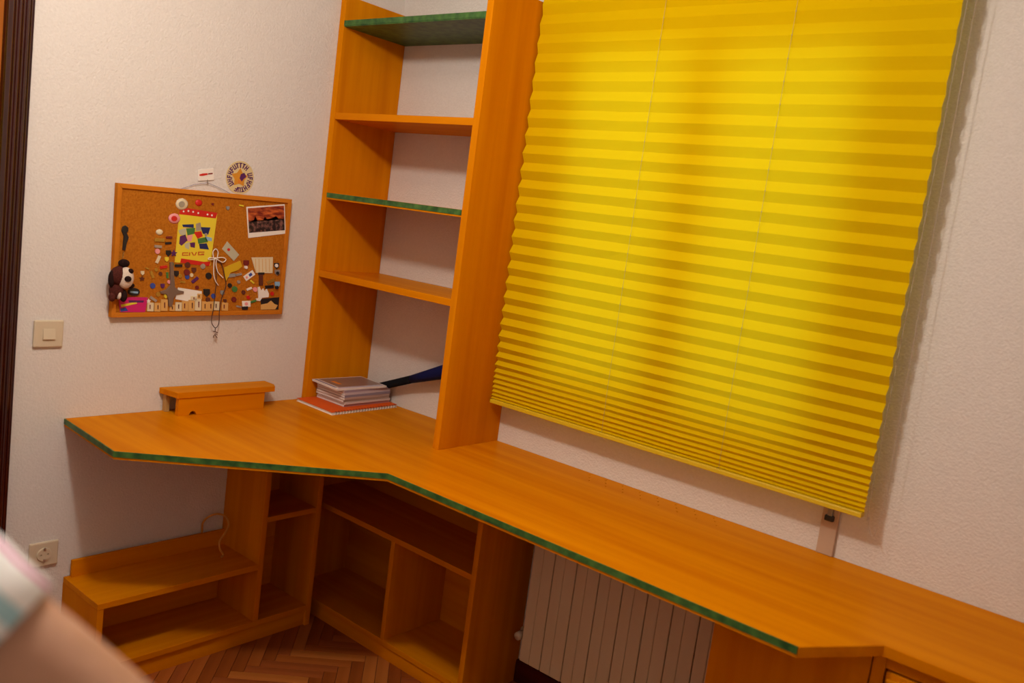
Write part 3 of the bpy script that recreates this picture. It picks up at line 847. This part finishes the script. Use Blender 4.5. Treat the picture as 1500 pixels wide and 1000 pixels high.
# plush toy hanging on a black strap
stp = empty('key_strap', bp((182, 372), 0, CF), 'black key strap with metal link pinned above the plush toy', 'strap')
b = bmesh.new()
card(((180, 332), (184, 330), (188, 333), (188.5, 338), (186, 341), (189, 348), (186, 356), (184, 367), (180, 366), (181, 354), (182, 346), (178.5, 338)), CF, CF + 0.005, b, bev=0.001)
finish('band', b, BLK, stp)
b = bmesh.new()
for k in range(4):
    c = bp((181 - k * 0.4, 369 + k * 2.6), 0, CF + 0.004)
    tube(b, [c + Vector((0.0018 * math.cos(a) if k % 2 else 0, 0.0018 * math.cos(a) if not k % 2 else 0, 0.0032 * math.sin(a))) for a in [i_ * math.pi / 5 for i_ in range(10)]], 0.0006, 5, closed=True)
finish('chain', b, BRASS, stp)
toy = empty('plush_toy', bp((172, 440), 0, CF), 'small brown plush animal with a white face hanging on the cork board', 'plush toy')
FUR = mat('brown_fur', (0.05, 0.012, 0.010), 0.95, (0.11, 0.026, 0.018), (1, 1, 1), 260, 0.6, 400.0, spec=0.1)
FURD = mat('dark_fur', (0.012, 0.006, 0.006), 0.95, (0.03, 0.012, 0.010), (1, 1, 1), 260, 0.6, 400.0, spec=0.1)
FURW = mat('white_fur', (0.66, 0.52, 0.42), 0.95, (0.74, 0.60, 0.50), (1, 1, 1), 260, 0.5, 400.0, spec=0.1)
def blob(name, px, x, r, m, parent=toy):
    b = bmesh.new(); ball(b, bp(px, 0, x), r, 3)
    return finish(name, b, m, parent, smooth=True)
bx_ = CF + 0.022
blob('body', (170.5, 424), bx_ - 0.004, (0.018, 0.020, 0.028), FUR)
hd = blob('head', (174, 404), bx_ + 0.002, (0.023, 0.025, 0.028), FUR)
blob('muzzle', (184, 407), bx_ + 0.012, (0.018, 0.023, 0.031), FURW, hd)
blob('nose', (187.5, 408.5), bx_ + 0.030, (0.006, 0.010, 0.0085), FURD, hd)
blob('eye', (191.5, 397), bx_ + 0.022, (0.008, 0.008, 0.0075), FURD, hd)
blob('ear', (181.5, 385.5), bx_, (0.012, 0.016, 0.012), FURD, hd)
blob('ear', (163.5, 408), bx_ + 0.004, (0.010, 0.009, 0.024), FURD, hd)
blob('arm', (190, 418), bx_ + 0.006, (0.009, 0.014, 0.009), FURD)
blob('leg', (164, 435), bx_ + 0.004, (0.011, 0.009, 0.013), FUR)
blob('leg', (181, 433), bx_ + 0.004, (0.011, 0.010, 0.018), FURD)
blob('tummy', (174, 432), bx_ + 0.006, (0.010, 0.006, 0.013), FURW)

# lapel pins scattered over the board
def star(cx, cy, r, n=5, k=0.45):
    return [(cx + (r if i % 2 == 0 else r * k) * math.sin(math.pi * i / n), cy - (r if i % 2 == 0 else r * k) * math.cos(math.pi * i / n)) for i in range(2 * n)]
def shield(cx, cy, r):
    return [(cx - r * 0.8, cy - r), (cx + r * 0.8, cy - r), (cx + r * 0.8, cy + r * 0.2), (cx, cy + r), (cx - r * 0.8, cy + r * 0.2)]
def bar(cx, cy, r, a=0.0, asp=0.35):
    ca, sa = math.cos(a), math.sin(a)
    return [(cx + u * ca - v * sa, cy + u * sa + v * ca) for u, v in ((-r, -r * asp), (r, -r * asp), (r, r * asp), (-r, r * asp))]
CM = {'red': RED, 'gold': GOLD, 'blue': BLUE, 'white': WHT, 'black': BLK, 'dark red': DKR, 'silver': SILV, 'green': GRN, 'brown': BRN, 'yellow': YEL, 'purple': PURP, 'cream': CREAM, 'light blue': SKYB, 'pink': PINK, 'grey': GREY}
pins = [('round', 312, 299, 1.8, 'dark red'), ('shield', 334, 305, 3.2, 'grey'), ('bar', 354, 301, 3.5, 'yellow', 0.2), ('bar', 234, 351.5, 8, 'gold', 0.05), ('bar', 248, 347.5, 5, 'dark red', 0.0), ('bar', 247, 356, 5, 'black', -0.05), ('bar', 232, 361, 6, 'silver', 0.1), ('round', 231, 368, 4, 'pink'), ('bar', 232, 380, 6.5, 'cream', 2.0), ('shield', 247, 371, 5, 'black'), ('star', 255, 371, 6, 'purple'),
        ('shield', 244.5, 380, 4, 'yellow'), ('round', 252, 387, 3.5, 'green'), ('bar', 240, 391, 6, 'red', -0.15), ('bar', 262, 389, 6, 'black', 0.0), ('round', 275, 388, 4.5, 'brown'), ('round', 297.5, 390, 4, 'silver'), ('shield', 209, 400, 3.5, 'cream'), ('star', 208.5, 408, 4.5, 'brown'), ('bar', 223, 402, 6, 'gold', 1.2), ('round', 235.5, 401, 3, 'brown'), ('bar', 245.5, 403, 5, 'green', 1.5),
        ('shield', 258.5, 401, 5, 'black'), ('round', 274, 399, 5, 'dark red'), ('shield', 284.5, 396, 4.5, 'brown'), ('round', 274.5, 405.5, 3.5, 'blue'), ('bar', 286, 410, 6.5, 'purple', -0.7), ('round', 224, 418.5, 4.2, 'blue'), ('shield', 238.5, 419, 4, 'purple'), ('round', 289, 421, 3, 'dark red'), ('round', 264, 404, 3, 'gold'), ('round', 306, 404, 5, 'black'),
        ('shield', 303, 429, 6.5, 'black'), ('round', 313, 433.5, 3.6, 'blue'), ('shield', 326, 429, 4, 'grey'), ('bar', 338, 403.5, 8, 'grey', -0.1), ('bar', 350, 402, 5, 'silver', -0.2), ('shield', 361, 386, 5.5, 'dark red'), ('round', 361, 391.5, 2.4, 'white'), ('round', 337, 418, 3.4, 'black'), ('round', 344, 423.5, 4.5, 'green'), ('round', 357, 428, 3.2, 'brown'), ('bar', 365.5, 423, 4.5, 'white', -0.4),
        ('bar', 370, 413, 3.5, 'yellow', 0.7), ('round', 343, 438.5, 4, 'dark red'), ('round', 364, 435.5, 2.8, 'red'), ('bar', 371.5, 441.5, 4.5, 'green', -0.3), ('bar', 350, 449, 4, 'silver', 0.2), ('bar', 382.5, 410, 9, 'brown', 1.57), ('bar', 383, 400.5, 5, 'black', 0.0), ('bar', 397, 412, 6.5, 'gold', -0.45), ('bar', 395, 420, 7, 'black', -0.1), ('shield', 405.5, 389.5, 5, 'black'), ('round', 405.5, 389, 2.6, 'white'),
        ('shield', 406.5, 399.5, 5, 'silver'), ('round', 407, 400, 2.4, 'black'), ('shield', 406.5, 417, 5, 'light blue'), ('round', 406.3, 421, 2.6, 'black'), ('round', 374, 424, 3.6, 'pink'), ('star', 218, 441, 4, 'white'), ('bar', 225, 438, 6, 'silver', 0.6), ('round', 305, 439, 3.8, 'brown'), ('bar', 216, 393, 3, 'gold', 0.3), ('round', 229, 395, 2.6, 'gold'), ('round', 248, 413, 2.8, 'pink'), ('bar', 268, 413, 4, 'gold', 0.1), ('round', 281, 403, 2.8, 'cream'), ('shield', 330, 441, 3.2, 'brown'), ('round', 399, 430, 3.0, 'red'), ('round', 350, 413, 2.6, 'silver'), ('round', 232, 431, 3.6, 'gold'), ('shield', 243, 434, 3.6, 'yellow'), ('round', 302, 343.5, 2.2, 'silver')]
SH = {'round': 'round', 'shield': 'shield shaped', 'bar': 'bar shaped', 'star': 'star shaped'}
for p in pins:
    kind, cx, cy, r_, c_ = p[:5]
    r_ *= 0.88
    if kind == 'round': poly = ell(cx, cy, r_, r_ * 1.1, 14)
    elif kind == 'shield': poly = shield(cx, cy, r_)
    elif kind == 'star': poly = star(cx, cy, r_)
    else: poly = bar(cx, cy, r_, p[5])
    lift = 0.003 if (r_ < 2.4 and kind == 'round' and c_ in ('white', 'black')) else 0.0
    finish('lapel_pin', card(poly, CF - 0.0008, CF + 0.0026 + lift), CM[c_], label='tiny %s %s lapel pin on the cork board' % (c_, SH[kind]), cat='pin', group='%s %s lapel pins on the cork board' % (c_, SH[kind]))

# ------------------------------------------------------------------ person beside the camera (only the arm reaches into the frame)
SKIN = mat('skin', (0.45, 0.235, 0.15), 0.5, (0.50, 0.27, 0.175), (1, 1, 1), 40, 0.1, 120.0)
per = empty('person', (1.66, -2.10, 0.0), 'person in a striped short sleeved shirt with one arm held out', 'person')
sh = at_depth((-150, 838), 0.525)
el0 = at_depth((165, 1088), 0.56)
elb = sh + (el0 - sh) * 1.25
wr = elb + Vector((0.03, 0.16, -0.15))
B_ = Vector((1.66, -2.10, 0))
def skinned(name, verts, edges, radii, m, parent, root=0, sub=2):
    me = bpy.data.meshes.new(name)
    me.from_pydata([Vector(v) - ORG[parent.name] for v in verts], edges, [])
    me.materials.append(m)
    o = bpy.data.objects.new(name, me)
    COL.objects.link(o)
    o.parent = parent
    ORG[o.name] = ORG[parent.name]
    md = o.modifiers.new('Skin', 'SKIN')
    md.use_smooth_shade = True
    for i, r_ in enumerate(radii):
        sv = me.skin_vertices[0].data[i]
        sv.radius = (r_, r_) if not isinstance(r_, tuple) else r_
        sv.use_root = (i == root)
    sb = o.modifiers.new('Subdivision', 'SUBSURF')
    sb.levels = sub; sb.render_levels = sub
    return o
if True:
    V, E_, Rr = [], [], []
    def jv(p, r_, frm=None):
        V.append(Vector(p)); Rr.append(r_)
        if frm is not None: E_.append((frm, len(V) - 1))
        return len(V) - 1
    pel = jv(B_ + Vector((0, 0, 0.80)), (0.125, 0.09))
    wst = jv(B_ + Vector((0, 0.0, 0.95)), (0.115, 0.085), pel)
    chs = jv(B_ + Vector((0, 0.01, 1.12)), (0.125, 0.09), wst)
    nck = jv(B_ + Vector((0, 0.01, 1.235)), 0.048, chs)
    nk2 = jv(B_ + Vector((0, 0.02, 1.29)), 0.045, nck)
    chn = jv(B_ + Vector((0, 0.045, 1.35)), (0.062, 0.075), nk2)
    hd2 = jv(B_ + Vector((0, 0.04, 1.42)), (0.072, 0.09), chn)
    hd3 = jv(B_ + Vector((0, 0.03, 1.475)), (0.055, 0.07), hd2)
    # right arm (towards the camera's view)
    s1 = jv(sh + Vector((-0.03, -0.01, 0.0)), 0.044, chs)
    s2 = jv(sh + (elb - sh) * 0.35, 0.044, s1)
    s3 = jv(sh + (elb - sh) * 0.72, 0.043, s2)
    s4 = jv(elb, 0.038, s3)
    s5 = jv(elb + (wr - elb) * 0.4, 0.037, s4)
    s6 = jv(wr, (0.026, 0.022), s5)
    pd = (wr - elb).normalized()
    side = pd.cross(Vector((0, 0, 1))).normalized()
    pm_ = jv(wr + pd * 0.045, (0.036, 0.018), s6)
    def fingers(palm_i, palm, pd, side):
        dn = side.cross(pd).normalized()
        for k, (off, ln) in enumerate(((-0.027, 0.058), (-0.009, 0.068), (0.009, 0.064), (0.027, 0.050))):
            a = jv(palm + pd * 0.032 + side * off, 0.0095, palm_i)
            c1 = jv(palm + pd * (0.032 + ln * 0.55) + side * off - dn * 0.006, 0.0085, a)
            jv(palm + pd * (0.032 + ln * 0.95) + side * off - dn * 0.022, 0.0072, c1)
        a = jv(palm + side * -0.034 - pd * 0.012, 0.011, palm_i)
        c1 = jv(palm + side * -0.052 + pd * 0.016 - dn * 0.006, 0.0098, a)
        jv(palm + side * -0.056 + pd * 0.040 - dn * 0.012, 0.008, c1)
    fingers(pm_, wr + pd * 0.045, pd, side)
    # left arm hanging
    l1 = jv(B_ + Vector((-0.165, 0.0, 1.175)), 0.052, chs)
    l2 = jv(B_ + Vector((-0.20, -0.01, 0.93)), 0.040, l1)
    lw_ = B_ + Vector((-0.21, 0.06, 0.73))
    l3 = jv(lw_, (0.026, 0.022), l2)
    lpd = Vector((0, 0.25, -0.97)).normalized()
    l4 = jv(lw_ + lpd * 0.045, (0.030, 0.020), l3)
    fingers(l4, lw_ + lpd * 0.045, lpd, Vector((0, 0.97, 0.25)))
    for sx in (-1, 1):
        h1 = jv(B_ + Vector((0.075 * sx, 0, 0.74)), 0.080, pel)
        k1 = jv(B_ + Vector((0.085 * sx, 0.01, 0.42)), 0.055, h1)
        c1 = jv(B_ + Vector((0.088 * sx, -0.01, 0.28)), 0.050, k1)
        a1 = jv(B_ + Vector((0.09 * sx, -0.015, 0.075)), 0.034, c1)
        f1 = jv(B_ + Vector((0.095 * sx, 0.06, 0.036)), (0.038, 0.030), a1)
        jv(B_ + Vector((0.10 * sx, 0.15, 0.028)), (0.036, 0.022), f1)
    skinned('body', V, E_, Rr, SKIN, per)
    # face
    hc = B_ + Vector((0, 0.04, 1.42))
    for sx in (-1, 1):
        b = bmesh.new(); ball(b, hc + Vector((0.030 * sx, 0.078, 0.0)), 0.010, 2)
        finish('eye', b, WHT, per, smooth=True)
        b = bmesh.new(); ball(b, hc + Vector((0.078 * sx, 0.0, -0.005)), (0.010, 0.018, 0.028), 2)
        finish('ear', b, SKIN, per, smooth=True)
    b = bmesh.new(); ball(b, hc + Vector((0, 0.098, -0.025)), (0.012, 0.016, 0.020), 2)
    finish('nose', b, SKIN, per, smooth=True)
    b = bmesh.new(); ball(b, hc + Vector((0, 0.086, -0.060)), (0.022, 0.008, 0.006), 2)
    finish('mouth', b, PINK, per, smooth=True)
    b = bmesh.new(); ball(b, hc + Vector((0, -0.016, 0.040)), (0.088, 0.098, 0.080), 3)
    finish('hair', b, BRN, per, smooth=True)
    # shirt: torso shell and striped sleeves open at the hem
    st_cols = [mat('shirt_white', (0.88, 0.89, 0.92), 0.8), mat('shirt_pink', (0.62, 0.10, 0.36), 0.8), mat('shirt_blue', (0.36, 0.62, 0.72), 0.8)]
    pattern = [0, 0, 2, 2, 0, 2, 2, 0, 0, 1, 0, 0]
    def sleeve(name, pts, rads, parent):
        b = bmesh.new(); tube(b, pts, rads, 48)
        caps = [f for f in b.faces if len(f.verts) > 6]
        bmesh.ops.delete(b, geom=caps, context='FACES_ONLY')
        b.faces.ensure_lookup_table()
        for i_, f in enumerate(b.faces):
            f.material_index = pattern[(i_ % 48) % 12]
        o = finish(name, b, st_cols, parent, smooth=True)
        sd = o.modifiers.new('Solidify', 'SOLIDIFY'); sd.thickness = 0.002
        return o
    ax = elb - sh
    hem = 0.33
    sleeve('shirt_sleeve', [B_ + Vector((0.08, 0.01, 1.17)), sh + ax * -0.10, sh + ax * 0.15, sh + ax * (hem - 0.12), sh + ax * hem], [0.070, 0.054, 0.050, 0.0485, 0.048], per)
    sleeve('shirt_sleeve', [B_ + Vector((-0.08, 0.01, 1.17)), B_ + Vector((-0.165, 0, 1.17)), B_ + Vector((-0.185, 0, 1.08)), B_ + Vector((-0.195, 0, 1.02))], [0.070, 0.064, 0.060, 0.058], per)
    b = bmesh.new()
    rings = []
    for zz, rx, ry in ((0.76, 0.165, 0.115), (0.90, 0.155, 0.108), (1.02, 0.160, 0.112), (1.12, 0.165, 0.112), (1.19, 0.14, 0.10), (1.235, 0.075, 0.07), (1.25, 0.06, 0.058)):
        rings.append([b.verts.new(B_ + Vector((rx * math.cos(2 * math.pi * k / 48), 0.008 + ry * math.sin(2 * math.pi * k / 48), zz))) for k in range(48)])
    for i_ in range(len(rings) - 1):
        for k in range(48):
            f = b.faces.new((rings[i_][k], rings[i_][(k + 1) % 48], rings[i_ + 1][(k + 1) % 48], rings[i_ + 1][k]))
            f.material_index = pattern[k % 12]
    finish('shirt', b, st_cols, per, smooth=True)
    DEN = mat('denim', (0.03, 0.045, 0.10), 0.85)
    skinned('trousers', [B_ + Vector(v) for v in ((0, 0, 0.81), (0.078, 0, 0.72), (0.088, 0.01, 0.42), (0.092, -0.01, 0.10), (-0.078, 0, 0.72), (-0.088, 0.01, 0.42), (-0.092, -0.01, 0.10), (0, 0, 0.90))], [(0, 1), (1, 2), (2, 3), (0, 4), (4, 5), (5, 6), (0, 7)], [(0.13, 0.10), 0.095, 0.072, 0.062, 0.095, 0.072, 0.062, (0.12, 0.09)], DEN, per)
    for sx in (-1, 1):
        b = bmesh.new(); ball(b, B_ + Vector((0.097 * sx, 0.075, 0.040)), (0.048, 0.125, 0.040), 3)
        finish('shoe', b, BLACK, per, smooth=True)
